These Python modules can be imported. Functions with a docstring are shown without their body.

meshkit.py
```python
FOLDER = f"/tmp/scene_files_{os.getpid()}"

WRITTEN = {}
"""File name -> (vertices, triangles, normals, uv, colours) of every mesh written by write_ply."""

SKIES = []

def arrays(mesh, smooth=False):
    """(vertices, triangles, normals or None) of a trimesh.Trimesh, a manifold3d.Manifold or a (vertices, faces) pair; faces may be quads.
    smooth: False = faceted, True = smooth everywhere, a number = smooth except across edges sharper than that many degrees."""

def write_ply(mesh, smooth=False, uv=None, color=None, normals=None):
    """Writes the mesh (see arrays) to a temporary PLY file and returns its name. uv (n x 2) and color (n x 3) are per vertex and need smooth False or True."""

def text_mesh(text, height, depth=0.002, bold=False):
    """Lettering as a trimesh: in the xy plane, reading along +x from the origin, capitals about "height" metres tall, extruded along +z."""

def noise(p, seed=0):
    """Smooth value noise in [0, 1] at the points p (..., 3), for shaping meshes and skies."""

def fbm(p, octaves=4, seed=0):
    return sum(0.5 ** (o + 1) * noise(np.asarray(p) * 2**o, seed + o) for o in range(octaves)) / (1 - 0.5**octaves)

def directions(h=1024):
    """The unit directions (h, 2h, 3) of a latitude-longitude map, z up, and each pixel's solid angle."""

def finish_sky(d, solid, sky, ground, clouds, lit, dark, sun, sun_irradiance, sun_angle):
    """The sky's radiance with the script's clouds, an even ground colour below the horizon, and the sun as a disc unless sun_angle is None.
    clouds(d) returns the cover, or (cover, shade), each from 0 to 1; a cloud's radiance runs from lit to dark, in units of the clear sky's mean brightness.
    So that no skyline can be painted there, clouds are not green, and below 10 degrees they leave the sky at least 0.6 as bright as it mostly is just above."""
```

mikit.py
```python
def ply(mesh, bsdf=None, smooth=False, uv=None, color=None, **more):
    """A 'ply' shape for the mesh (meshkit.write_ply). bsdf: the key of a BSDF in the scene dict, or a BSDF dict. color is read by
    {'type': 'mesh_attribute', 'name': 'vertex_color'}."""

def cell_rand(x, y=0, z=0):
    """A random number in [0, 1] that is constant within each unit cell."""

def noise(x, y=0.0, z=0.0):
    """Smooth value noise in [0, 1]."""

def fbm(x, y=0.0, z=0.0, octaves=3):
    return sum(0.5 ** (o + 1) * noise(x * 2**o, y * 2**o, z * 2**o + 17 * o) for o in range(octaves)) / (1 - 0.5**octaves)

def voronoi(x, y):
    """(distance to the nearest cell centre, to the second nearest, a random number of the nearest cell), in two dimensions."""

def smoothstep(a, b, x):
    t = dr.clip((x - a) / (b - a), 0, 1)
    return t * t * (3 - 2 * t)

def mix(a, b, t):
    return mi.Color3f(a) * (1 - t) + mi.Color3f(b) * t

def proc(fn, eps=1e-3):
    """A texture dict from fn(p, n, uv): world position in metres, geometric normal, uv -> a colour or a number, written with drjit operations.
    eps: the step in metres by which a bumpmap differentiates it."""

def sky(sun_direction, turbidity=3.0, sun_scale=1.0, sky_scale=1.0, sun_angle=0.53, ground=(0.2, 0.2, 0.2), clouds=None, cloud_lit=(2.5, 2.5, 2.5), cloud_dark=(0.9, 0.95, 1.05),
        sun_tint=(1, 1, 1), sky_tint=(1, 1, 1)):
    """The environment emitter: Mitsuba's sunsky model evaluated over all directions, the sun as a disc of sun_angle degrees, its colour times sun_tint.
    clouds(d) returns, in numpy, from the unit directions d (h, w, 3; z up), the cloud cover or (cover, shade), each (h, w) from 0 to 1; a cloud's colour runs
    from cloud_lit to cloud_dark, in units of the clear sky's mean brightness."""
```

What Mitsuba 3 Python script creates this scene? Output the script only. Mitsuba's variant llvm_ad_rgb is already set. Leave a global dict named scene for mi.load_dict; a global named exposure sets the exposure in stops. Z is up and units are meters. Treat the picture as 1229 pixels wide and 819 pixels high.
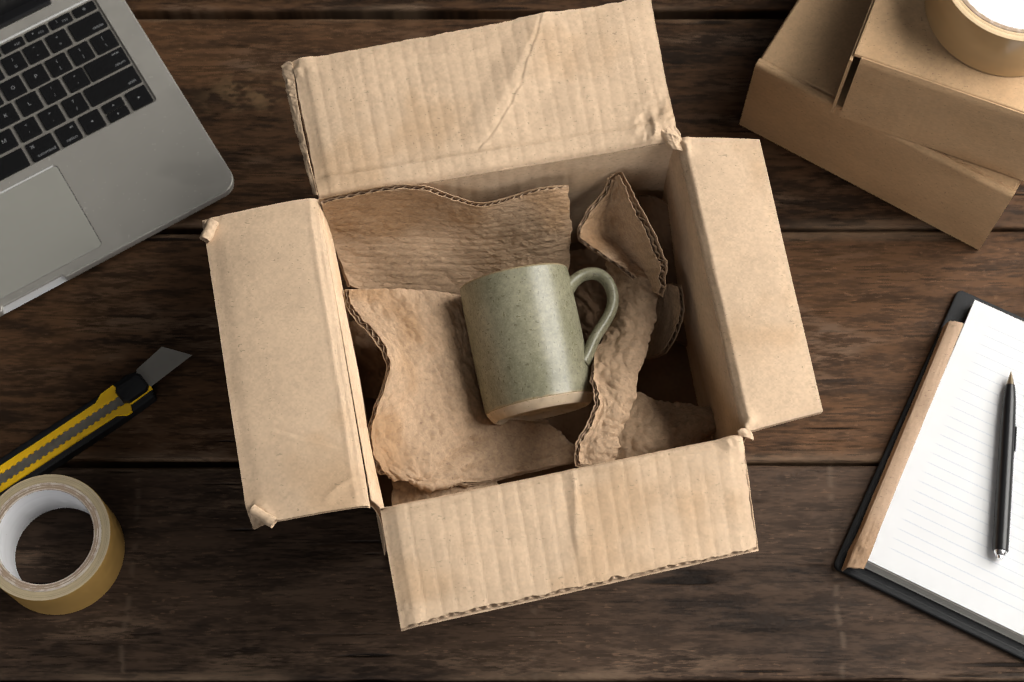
import math
import numpy as np
import trimesh
import shapely
from shapely.geometry import Polygon
from scipy.interpolate import RectBivariateSpline
import drjit as dr
import mitsuba as mi
import mikit
import meshkit
from mikit import noise, fbm, smoothstep, mix

T = mi.ScalarTransform4f
scene, labels = {}, {}

# ------------------------------------------------------------------ camera, lamps, exposure
FOCAL = 2000.0                                   # focal length in pixels of a 1229 x 819 picture
TILT = math.atan(780 / FOCAL)                    # from straight down
DIST = 1.25
CAM = np.array([0, -DIST * math.sin(TILT), DIST * math.cos(TILT)])
FWD = np.array([0, math.sin(TILT), -math.cos(TILT)])
UPV = np.array([0, math.cos(TILT), math.sin(TILT)])
scene['camera'] = {
    'type': 'thinlens', 'to_world': T().look_at(origin=CAM.tolist(), target=(CAM + FWD).tolist(), up=UPV.tolist()),
    'fov': math.degrees(2 * math.atan(614.5 / FOCAL)), 'fov_axis': 'x', 'aperture_radius': 0.0032, 'focus_distance': 1.125,
    'near_clip': 0.05, 'far_clip': 20.0}
exposure = 0.0


def lamp(key, pos, target, w, h, radiance):
    scene[key] = {'type': 'rectangle', 'to_world': T().look_at(origin=pos, target=target, up=[0, 0.1, 1]).scale([w / 2, h / 2, 1]),
                  'emitter': {'type': 'area', 'radiance': {'type': 'rgb', 'value': radiance}},
                  'bsdf': {'type': 'diffuse', 'reflectance': {'type': 'rgb', 'value': [0.5, 0.5, 0.5]}}}


lamp('softbox', [1.27, 0.22, 1.12], [0.05, 0.0, 0.1], 1.50, 1.25, [10.2, 9.95, 9.5])
labels['softbox'] = {'label': 'large bright softbox lamp to the right of the table', 'kind': 'structure'}
lamp('near_fill', [-0.25, -1.95, 1.02], [0.0, 0.0, 0.1], 1.8, 1.1, [1.9, 1.9, 1.92])  # unseen fill panel, added to brighten the sides that face the viewer
labels['near_fill'] = {'label': 'wide dim fill light added on the near side of the table', 'kind': 'structure'}
lamp('overhead_fill', [-0.1, 0.2, 2.6], [-0.1, 0.2001, 0.0], 2.6, 2.6, [0.12, 0.122, 0.125])  # unseen glowing panel, added overhead for a little ambient fill
labels['overhead_fill'] = {'label': 'faint ambient fill panel added high above the table', 'kind': 'structure'}


# ------------------------------------------------------------------ helpers
def P(px, py, z=0.0):
    """The point at height z that the photograph shows at pixel (px, py)."""
    d = FWD + np.array([1, 0, 0]) * (px - 614.5) / FOCAL - UPV * (py - 409.5) / FOCAL
    return CAM + d * ((z - CAM[2]) / d[2])


def rgb(*c):
    return {'type': 'rgb', 'value': list(c)}


def add(key, mesh, bsdf, smooth=35):
    n, k = 1, key
    while k in scene:
        k = f'{key}_{n:03d}'
        n += 1
    scene[k] = mikit.ply(mesh, bsdf, smooth=smooth)
    return k


def tag(key, label, category=None, group=None, kind=None):
    labels[key] = {'label': label}
    if category:
        labels[key]['category'] = category
    if group:
        labels[key]['group'] = group
    if kind:
        labels[key]['kind'] = kind


def join(parts):
    v, f, at = [], [], 0
    for m in parts:
        mv, mf = (m.vertices, m.faces) if hasattr(m, 'vertices') else m
        mf = np.asarray(mf)
        if mf.shape[1] == 4:
            mf = np.vstack([mf[:, [0, 1, 2]], mf[:, [0, 2, 3]]])
        v.append(np.asarray(mv))
        f.append(mf + at)
        at += len(mv)
    return trimesh.Trimesh(np.vstack(v), np.vstack(f), process=False)


def frame(o, x, z=(0, 0, 1)):
    x = np.asarray(x, float) / np.linalg.norm(x)
    z = np.asarray(z, float)
    z = z - x * (z @ x)
    z /= np.linalg.norm(z)
    m = np.eye(4)
    m[:3, 0], m[:3, 1], m[:3, 2], m[:3, 3] = x, np.cross(z, x), z, o
    return m


def moved(mesh, m):
    mesh = mesh.copy()
    mesh.apply_transform(m)
    return mesh


def rounded(pts, r, seg=5):
    p = Polygon(pts) if not isinstance(pts, Polygon) else pts
    return p.buffer(-r).buffer(r, quad_segs=seg) if r > 0 else p


def rect(x0, y0, x1, y1, r=0.0, seg=5):
    return rounded([(x0, y0), (x1, y0), (x1, y1), (x0, y1)], r, seg)


def prism(poly, z0, z1, ch=0.0, bottom=True):
    """Upright prism over a polygon (holes allowed when ch is 0) with a chamfered top edge."""
    poly = shapely.geometry.polygon.orient(poly)
    if ch <= 0 or len(poly.interiors):
        m = trimesh.creation.extrude_polygon(poly, z1 - z0, engine='earcut')
        m.apply_translation([0, 0, z0])
        return m
    c = np.array(poly.exterior.coords)[:-1]
    keep = np.linalg.norm(c - np.roll(c, 1, 0), axis=1) > 1e-7
    c = c[keep]
    e = np.roll(c, -1, 0) - c
    e /= np.linalg.norm(e, axis=1, keepdims=True)
    n = np.stack([-e[:, 1], e[:, 0]], 1)               # inward for ccw
    n0 = np.roll(n, 1, 0)
    bis = n + n0
    bis /= np.maximum((bis * n).sum(1, keepdims=True), 0.3)
    rings = [(0.0, z0), (0.0, z1 - ch), (ch * 0.3, z1 - ch * 0.3), (ch, z1)]
    v = np.vstack([np.column_stack([c + bis * o, np.full(len(c), z)]) for o, z in rings])
    k = len(c)
    i = np.arange(k)
    j = (i + 1) % k
    f = []
    for r in range(len(rings) - 1):
        f += [np.stack([i + r * k, j + r * k, j + (r + 1) * k], 1), np.stack([i + r * k, j + (r + 1) * k, i + (r + 1) * k], 1)]
    tv, tf = trimesh.creation.triangulate_polygon(Polygon(c), engine='earcut')
    cap = np.array([int(np.argmin(((c - q) ** 2).sum(1))) for q in tv])[tf]
    f += [cap + (len(rings) - 1) * k]
    if bottom:
        f += [cap[:, ::-1]]
    m = trimesh.Trimesh(v, np.vstack(f), process=False)
    trimesh.repair.fix_normals(m)
    return m


def lathe(profile, n=96):
    """Closed ring profile (r, z) about the z axis."""
    p = np.asarray(profile, float)
    a = np.arange(n) * 2 * np.pi / n
    v = np.stack([p[:, 0, None] * np.cos(a), p[:, 0, None] * np.sin(a), np.repeat(p[:, 1, None], n, 1)], -1).reshape(-1, 3)
    i, j = np.meshgrid(np.arange(len(p) - 1), np.arange(n), indexing='ij')
    q = np.stack([i * n + j, i * n + (j + 1) % n, (i + 1) * n + (j + 1) % n, (i + 1) * n + j], -1).reshape(-1, 4)
    return trimesh.Trimesh(v, np.vstack([q[:, [0, 1, 2]], q[:, [0, 2, 3]]]), process=False)


def tube(pts, radii, seg=16, flat=1.0, up=(0, 0, 1)):
    """A swept tube along points; flat scales the section along 'up'."""
    pts = np.asarray(pts, float)
    t = np.gradient(pts, axis=0)
    t /= np.linalg.norm(t, axis=1, keepdims=True)
    up = np.asarray(up, float)
    s = np.cross(t, up)
    s /= np.linalg.norm(s, axis=1, keepdims=True)
    w = np.cross(s, t)
    a = np.arange(seg) * 2 * np.pi / seg
    r = np.broadcast_to(np.asarray(radii, float), (len(pts),))
    v = pts[:, None] + r[:, None, None] * (np.cos(a)[None, :, None] * s[:, None] + flat * np.sin(a)[None, :, None] * w[:, None])
    v = np.vstack([v.reshape(-1, 3), pts[:1], pts[-1:]])
    n = len(pts)
    f = []
    for i in range(n - 1):
        for j in range(seg):
            b, c = i * seg + j, i * seg + (j + 1) % seg
            f += [[b, c, c + seg], [b, c + seg, b + seg]]
    for j in range(seg):
        f += [[n * seg, (j + 1) % seg, j], [n * seg + 1, (n - 1) * seg + j, (n - 1) * seg + (j + 1) % seg]]
    return trimesh.Trimesh(v, np.array(f), process=False)


def sstep(a, b, x):
    t = np.clip((x - a) / (b - a), 0, 1)
    return t * t * (3 - 2 * t)


def n1(x, seed=0, oct=3):
    x = np.asarray(x, float)
    return meshkit.fbm(np.stack([x, x * 0 + 0.37, x * 0 + 0.71], -1), oct, seed)


def n2(x, y, seed=0, oct=3):
    return meshkit.fbm(np.stack([x, y, np.zeros_like(x) + 0.4], -1), oct, seed)


def ridged(x, y, seed):
    return 1 - np.abs(2 * meshkit.noise(np.stack([x, y, np.zeros_like(x) + 0.5], -1), seed) - 1)


# ------------------------------------------------------------------ cardboard sheets
def spline(ctrl):
    """A smooth surface through a grid of photographed points (px, py, height); u runs along a row, v down the rows."""
    g = np.array([[P(*c) for c in row] for row in ctrl])
    nv, nu = g.shape[:2]
    sp = [RectBivariateSpline(np.linspace(0, 1, nv), np.linspace(0, 1, nu), g[..., k], kx=min(3, nv - 1), ky=min(3, nu - 1)) for k in range(3)]
    return lambda u, v: np.stack([s.ev(v, u) for s in sp], -1)


def grid_faces(a, b):
    i, j = np.meshgrid(np.arange(a - 1), np.arange(b - 1), indexing='ij')
    q = np.stack([i * b + j, i * b + j + 1, (i + 1) * b + j + 1, (i + 1) * b + j], -1).reshape(-1, 4)
    return np.vstack([q[:, [0, 1, 2]], q[:, [0, 2, 3]]])


def shell(top, bot):
    """Closed thin shell between two grids (nv, nu, 3), the rim with vertices of its own."""
    a, b = top.shape[:2]
    f = grid_faces(a, b)
    edge = np.concatenate([np.arange(b), np.arange(1, a) * b + b - 1, (a - 1) * b + np.arange(b - 2, -1, -1), np.arange(a - 2, 0, -1) * b])
    t, o = top.reshape(-1, 3), bot.reshape(-1, 3)
    k = len(edge)
    i = np.arange(k)
    j = (i + 1) % k
    rim = np.vstack([np.stack([i, j, j + k], 1), np.stack([i, j + k, i + k], 1)])
    return join([(t, f), (o, f[:, ::-1]), (np.vstack([t[edge], o[edge]]), rim)])


def card(S, step, thick=0.004, disp=None, rag=(0, 0, 0, 0), seed=1, face=(0, 0, 1), flute='u', pitch=0.0065, liner=0.0005, reveal=0.0, reveal_edges=(1, 1, 1, 1)):
    """Corrugated board on the surface S(u, v): an upper and a lower liner (one mesh) and the wavy paper between them (another).
    rag: how far (m) each edge (u0, u1, v0, v1) is torn back; flute 'u': the waves follow each other along u."""
    uu, vv = np.meshgrid(np.linspace(0, 1, 30), np.linspace(0, 1, 30))
    X = S(uu, vv)
    Lu = np.linalg.norm(np.diff(X, axis=1), axis=2).sum(1).mean()
    Lv = np.linalg.norm(np.diff(X, axis=0), axis=2).sum(0).mean()

    def layer(nu, nv, sd, scale=1.0, ragk=1.0, back=0.0):
        u, v = np.meshgrid(np.linspace(0, 1, nu), np.linspace(0, 1, nv))

        def torn(t, L, sdd, amp, rvk=1.0):
            s = t * L
            r = 0.50 * n1(s / 0.011, sdd, 2) + 0.30 * n1(s / 0.0034, sdd + 3, 2) + 0.20 * n1(s / 0.0014, sdd + 5, 1)
            return (amp * ragk * (r - 0.25) + rvk * back * np.clip(3.2 * n1(s / 0.007, 77 + sdd % 11, 3) - 0.75, 0.05, 2.0)) * (amp > 0)

        rv = reveal_edges
        a0, a1 = torn(v, Lv, sd, rag[0], rv[0]) / Lu, torn(v, Lv, sd + 11, rag[1], rv[1]) / Lu
        b0, b1 = torn(u, Lu, sd + 22, rag[2], rv[2]) / Lv, torn(u, Lu, sd + 33, rag[3], rv[3]) / Lv
        U, V = a0 + u * (1 - a0 - a1), b0 + v * (1 - b0 - b1)
        Y = S(U, V)
        h = 1e-3
        N = np.cross(S(U + h, V) - S(U - h, V), S(U, V + h) - S(U, V - h))
        N /= np.maximum(np.linalg.norm(N, axis=-1, keepdims=True), 1e-12)
        N *= np.where((N * np.asarray(face, float)).sum(-1).mean() < 0, -1.0, 1.0)
        d = disp(U, V, U * Lu, V * Lv, Lu, Lv) if disp is not None else 0 * U
        return Y + N * d[..., None] * scale, N, U, V

    nu, nv = max(int(Lu / step), 4), max(int(Lv / step), 4)
    top, N, U, V = layer(nu, nv, seed, 1.0, 1.0, reveal)
    low, Nl, _, _ = layer(max(nu // 2, 4), max(nv // 2, 4), seed + (100 if reveal == 0 else 0), 0.8, 1.0, 0.0)
    liners = join([shell(top, top - N * liner), shell(low - Nl * (thick - liner), low - Nl * thick)])
    if flute == 'u':
        mu, mv = max(int(Lu / pitch * 10), 8), max(nv // 2, 4)
    else:
        mu, mv = max(nu // 2, 4), max(int(Lv / pitch * 10), 8)
    mid, Nm, U, V = layer(mu, mv, seed + (50 if reveal == 0 else 0), 0.9, 1.0, reveal * 0.45)
    s = U * Lu if flute == 'u' else V * Lv
    w = s / pitch + 0.35 * n2(U * Lu / 0.03, V * Lv / 0.03, seed + 7)
    am = np.clip(1.9 * n2(U * Lu / 0.012, V * Lv / 0.012, seed + 8, 2) - 0.25, 0.1, 1.0) if reveal > 0 else 1.0
    sk = 0.35 * (n2(U * Lu / 0.009, V * Lv / 0.009, seed + 9, 2) - 0.5) if reveal > 0 else 0.0
    off = -thick / 2 + (thick / 2 - liner) * (np.clip(am * np.sin(2 * np.pi * w) + sk, -1, 1))
    mid = mid + Nm * off[..., None]
    wave = trimesh.Trimesh(mid.reshape(-1, 3), grid_faces(mv, mu), process=False)
    return liners, wave


# ------------------------------------------------------------------ materials
def two(b):
    return {'type': 'twosided', 'bsdf': b}


def kraft(base, fibre=0.16, blot=0.16, rough=0.75, bump=0.00008, stain=0.0, wrinkle=0.0):
    base = np.array(base)

    def col(p, n, uv):
        a = fbm(p.x * 35, p.y * 35, p.z * 35, 3)
        b = noise(p.x * 900, p.y * 900, p.z * 900)
        c = noise(p.x * 420 + 7, p.y * 420, p.z * 420)
        g = 1 + blot * 2 * (a - 0.5) + fibre * (b - 0.5) + fibre * 0.9 * (c - 0.5)
        fleck = smoothstep(0.86, 0.93, noise(p.x * 520 + 31, p.y * 1100, p.z * 520))
        g = g * (1 - 0.28 * fleck)
        s = smoothstep(0.52, 0.72, fbm(p.x * 18 + 5, p.y * 18, p.z * 18, 4)) * stain
        return mi.Color3f(*base.tolist()) * g * mix([1, 1, 1], [0.80, 0.72, 0.62], s)

    def hgt(p, n, uv):
        h = 0.6 * noise(p.x * 700, p.y * 700, p.z * 700) + 0.4 * noise(p.x * 1500, p.y * 1500, p.z * 1500)
        if wrinkle:
            a = 1 - dr.abs(2 * noise(p.x * 210, p.y * 250, p.z * 230) - 1)
            b = 1 - dr.abs(2 * noise(p.x * 430 + 9, p.y * 470, p.z * 450) - 1)
            h = h + wrinkle * (a * a + 0.6 * b * b)
        return h

    return two({'type': 'bumpmap', 'arbitrary': mikit.proc(hgt, 3e-4), 'scale': bump,
                'bsdf': {'type': 'principled', 'base_color': mikit.proc(col), 'roughness': rough, 'specular': 0.25, 'sheen': 0.2}})


scene['kraft_box'] = kraft((0.520, 0.379, 0.254), stain=0.6)
scene['kraft_torn'] = kraft((0.375, 0.254, 0.160), blot=0.26, fibre=0.30, bump=0.00022, stain=1.0, wrinkle=1.7)
scene['kraft_shade'] = kraft((0.20, 0.125, 0.075), blot=0.3, bump=0.00020, stain=1.0)  # kraft darkened so that the shade deep in the box is in its colour
scene['kraft_flute'] = kraft((0.36, 0.25, 0.165), fibre=0.25)
scene['kraft_mailer'] = kraft((0.45, 0.292, 0.162), fibre=0.14, blot=0.12, bump=0.00005, stain=0.25)
scene['kraft_strip'] = kraft((0.34, 0.235, 0.158), blot=0.3, bump=0.00008, stain=0.9)
scene['dark_gap'] = two({'type': 'diffuse', 'reflectance': rgb(0.02, 0.014, 0.01)})

SEAMS = [0.475, 0.2855, 0.0925, -0.0955, -0.2542, -0.44]
KNOT = P(300, 112)
MARKS = [P(155, 700)[0], P(1005, 700)[0], P(640, 780)[0]]


def wood_parts(p):
    x, y = p.x, p.y
    row = dr.select(y > SEAMS[1], 0.0, dr.select(y > SEAMS[2], 1.0, dr.select(y > SEAMS[3], 2.0, dr.select(y > SEAMS[4], 3.0, 4.0))))
    sx = x + row * 3.7
    dk = dr.sqrt(dr.square((x - KNOT[0]) / 1.9) + dr.square(y - KNOT[1]))
    pull = dr.exp(-dr.square(dk / 0.016))
    wy = y + 0.008 * (fbm(sx * 3.5, y * 9 + row, 0.3, 3) - 0.5) + 0.007 * pull * dr.select(y > KNOT[1], -1.0, 1.0)
    streak = fbm(sx * 9, wy * 85, row, 4)
    fine = 0.5 * fbm(sx * 120, wy * 640, row + 0.5, 3) + 0.5 * fbm(sx * 50 + 4, wy * 240, row + 0.2, 3)
    blot = fbm(sx * 7 + 3, y * 15, row * 2, 4)
    crack = smoothstep(0.80, 0.90, noise(sx * 9, wy * 190, 4.0) * 0.6 + 0.4 * noise(sx * 22, wy * 420, 9.0))
    return row, streak, fine, blot, crack, dk, sx, wy


def wood_col(p, n, uv):
    row, streak, fine, blot, crack, dk, sx, wy = wood_parts(p)
    crisp = smoothstep(0.34, 0.66, fine)
    warm = dr.select(row > 2.5, 0.0, 1.0)  # front planks darker and greyer: wood tone with some shade painted in
    dark = mix([0.0195, 0.0122, 0.0084], [0.0210, 0.0112, 0.0060], warm)
    mid = mix([0.066, 0.0405, 0.0265], [0.092, 0.0455, 0.0215], warm)
    t = dr.clip(0.50 + 0.8 * (streak - 0.5) + 1.05 * (blot - 0.5) + 0.66 * (crisp - 0.5), 0, 1)
    c = mix([0, 0, 0], [1, 1, 1], 0) + dark * (1 - t) + mid * t
    worn = smoothstep(0.53, 0.76, fbm(sx * 10 + 9, wy * 42, 2.2, 4)) * smoothstep(0.40, 0.66, fine)
    c = mix([0, 0, 0], [1, 1, 1], 0) + c * (1 - 0.75 * worn) + mi.Color3f(0.125, 0.083, 0.055) * (0.75 * worn)
    edge = mi.Float(1.0)
    for s in SEAMS:
        edge = dr.minimum(edge, dr.abs(p.y - s))
    we = smoothstep(0.011, 0.003, edge + 0.010 * (fbm(sx * 14, p.y * 60, 1.0, 3) - 0.42))
    we = we * smoothstep(0.35, 0.62, fbm(sx * 9 + 2, row * 3.3, 5.0, 3))
    c = c * (1 - 0.55 * we) + mi.Color3f(0.155, 0.105, 0.068) * (0.55 * we) * (0.5 + fine)
    saw = mi.Float(0.0)
    for i, mx in enumerate(MARKS):
        d = dr.abs(p.x - mx + 0.006 * (noise(p.y * 40, i * 7.7) - 0.5))
        saw = dr.maximum(saw, smoothstep(0.0035, 0.0, d) * dr.select(row > 2.5, 1.0, 0.0))
    saw = saw * smoothstep(0.42, 0.65, noise(p.x * 90, p.y * 240, 3.0))
    c = c * (1 - 0.4 * saw) + mi.Color3f(0.12, 0.085, 0.06) * (0.4 * saw)
    kn = dr.exp(-dr.square(dk / 0.017)) * smoothstep(0.3, 0.6, fbm(p.x * 70, p.y * 110, 1.0, 3))
    ring = fbm(p.x * 110, p.y * 190, 7.0, 3)
    ring = smoothstep(0.38, 0.62, ring)
    c = c * (1 - 0.6 * kn) + (mi.Color3f(0.17, 0.105, 0.052) * ring + mi.Color3f(0.022, 0.013, 0.008) * (1 - ring)) * (0.6 * kn)
    pore = smoothstep(0.66, 0.80, noise(sx * 60, wy * 850, 6.0)) * smoothstep(0.4, 0.6, noise(sx * 25, wy * 130, 8.0))
    c = c * (1 - 0.4 * pore)
    speck = smoothstep(0.74, 0.86, fbm(p.x * 150, wy * 700, 2.0, 2)) * smoothstep(0.45, 0.6, blot)
    return (c * (1 - 0.8 * crack) + mi.Color3f(0.12, 0.070, 0.040) * (0.3 * speck))


def wood_h(p, n, uv):
    row, streak, fine, blot, crack, dk, sx, wy = wood_parts(p)
    return 0.9 * fine + 0.8 * streak - 1.2 * crack + 0.25 * noise(p.x * 500, p.y * 900)


def wood_rough(p, n, uv):
    return 0.52 + 0.28 * fbm(p.x * 20, p.y * 160, 0.0, 3)


scene['old_wood'] = two({'type': 'bumpmap', 'arbitrary': mikit.proc(wood_h, 5e-4), 'scale': 0.0008,
                         'bsdf': {'type': 'principled', 'base_color': mikit.proc(wood_col), 'roughness': mikit.proc(wood_rough), 'specular': 0.14}})
scene['joint_shade'] = two({'type': 'diffuse', 'reflectance': rgb(0.012, 0.009, 0.007)})  # near-black colour standing for the shade in the plank joints


def metal_rough(p, n, uv):
    return 0.36 + 0.14 * fbm(p.x * 22, p.y * 22, 0.0, 4) + 0.03 * noise(p.x * 1200, p.y * 1200)


def metal_col(p, n, uv):
    smear = smoothstep(0.55, 0.75, fbm(p.x * 16 + 4, p.y * 30, 1.0, 4))
    dust = smoothstep(0.93, 0.96, noise(p.x * 420, p.y * 420, 3.0))
    return mi.Color3f(0.43, 0.41, 0.368) * (0.97 + 0.06 * fbm(p.x * 30, p.y * 30, 0.0, 3)) * (1 - 0.09 * smear) + mi.Color3f(0.08, 0.08, 0.075) * dust


scene['aluminium'] = two({'type': 'principled', 'base_color': mikit.proc(metal_col), 'metallic': 0.45, 'roughness': mikit.proc(metal_rough), 'specular': 0.5})
scene['pad_metal'] = two({'type': 'principled', 'base_color': rgb(0.44, 0.43, 0.38), 'metallic': 0.35, 'roughness': 0.38, 'specular': 0.5})
scene['lit_metal'] = two({'type': 'principled', 'base_color': rgb(0.66, 0.66, 0.65), 'metallic': 0.25, 'roughness': 0.35})  # paler than the deck: lit bevels and notch face put into the colour
scene['well_metal'] = two({'type': 'principled', 'base_color': rgb(0.24, 0.225, 0.20), 'metallic': 0.3, 'roughness': 0.5})
scene['black_key'] = two({'type': 'principled', 'base_color': rgb(0.006, 0.006, 0.0065), 'roughness': 0.55, 'specular': 0.25})
scene['legend_white'] = two({'type': 'diffuse', 'reflectance': rgb(0.24, 0.245, 0.25)})
scene['black_plastic'] = two({'type': 'principled', 'base_color': rgb(0.008, 0.008, 0.009), 'roughness': 0.42, 'specular': 0.35})
scene['black_rubber'] = two({'type': 'principled', 'base_color': rgb(0.009, 0.0095, 0.011), 'roughness': 0.5, 'specular': 0.35})
scene['yellow_plastic'] = two({'type': 'principled', 'base_color': rgb(0.95, 0.56, 0.010), 'roughness': 0.35, 'specular': 0.4})


def brushed(p, n, uv):
    return mix([0.16, 0.145, 0.12], [0.26, 0.24, 0.205], fbm(p.x * 240, p.y * 240, 0.0, 3))


scene['channel_metal'] = two({'type': 'principled', 'base_color': mikit.proc(brushed), 'metallic': 0.55, 'roughness': 0.42})
scene['blade_steel'] = two({'type': 'principled', 'base_color': rgb(0.22, 0.205, 0.18), 'metallic': 0.5, 'roughness': 0.33})


def leather_h(p, n, uv):
    return mikit.voronoi(p.x * 900, p.y * 900)[0] + 0.5 * noise(p.x * 300, p.y * 300)


scene['black_leather'] = two({'type': 'bumpmap', 'arbitrary': mikit.proc(leather_h, 3e-4), 'scale': 0.00006,
                              'bsdf': {'type': 'principled', 'base_color': rgb(0.009, 0.0095, 0.0105), 'roughness': 0.5, 'specular': 0.22}})
scene['page_edge'] = two({'type': 'diffuse', 'reflectance': rgb(0.52, 0.50, 0.46)})
scene['pen_black'] = two({'type': 'principled', 'base_color': rgb(0.007, 0.007, 0.008), 'roughness': 0.3, 'specular': 0.35, 'clearcoat': 0.25})
scene['chrome'] = two({'type': 'roughconductor', 'material': 'Al', 'alpha': 0.14})
scene['brass'] = two({'type': 'principled', 'base_color': rgb(0.24, 0.185, 0.12), 'metallic': 0.7, 'roughness': 0.28})


# ------------------------------------------------------------------ the table: planks with open joints
def plank(y1, y0, gap1, gap0, seed, zoff):
    x = np.linspace(-1.15, 1.15, 700)
    r = 0.0022
    prof = [(-0.030, 0), (-r * 1.6, 0), (-r * 0.5, 0.25), (0, 1.0)]
    ya = y1 - gap1(x) - 0.0016 * (n1(x / 0.05, seed, 4) - 0.5)
    yb = y0 + gap0(x) + 0.0016 * (n1(x / 0.05, seed + 9, 4) - 0.5)
    rows = [(ya - k * r, np.full_like(x, h)) for h, k in prof]
    for t in np.linspace(0, 1, 24)[1:-1]:
        rows.append((ya + (yb - ya) * t, 0.0005 * (n2(x / 0.16, np.full_like(x, t * 2), seed, 3) - 0.5)))
    rows += [(yb + k * r, np.full_like(x, h)) for h, k in prof[::-1]]
    v = np.stack([np.stack([x, y, z + zoff], -1) for y, z in rows])
    return trimesh.Trimesh(v.reshape(-1, 3), grid_faces(len(rows), len(x)), process=False)


def const(c):
    return lambda x: np.full_like(x, c)


gap_b = lambda x: 0.0012 + 0.0019 * sstep(0.15, -0.15, x)
gap_c = lambda x: 0.0010 + 0.0016 * sstep(0.10, -0.12, x)
gaps = [const(0.002), const(0.0038), gap_b, gap_c, const(0.0011), const(0.002)]
zo = [0, -0.0004, 0.0, -0.0003, 0.0]
for i in range(5):
    add('table__plank', plank(SEAMS[i], SEAMS[i + 1], gaps[i], gaps[i + 1], 10 + i, zo[i] - 0.0003), 'old_wood', 50)
under = trimesh.creation.box([2.2, 0.9, 0.012])
under.apply_translation([0, 0.017, -0.037])
add('table__joint_shade_sheet', under, 'joint_shade', False)  # dark sheet added below the planks so the open joints read as shaded
tag('table', 'dark brown rustic table of worn wooden planks under everything', 'table')

# ------------------------------------------------------------------ the open shipping box
ZT = 0.150
BL, BR, FR, FL = P(381, 236, ZT), P(813, 166, ZT), P(893, 520, ZT), P(455, 608, ZT)
FL2 = P(443, 606, ZT)


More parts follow.
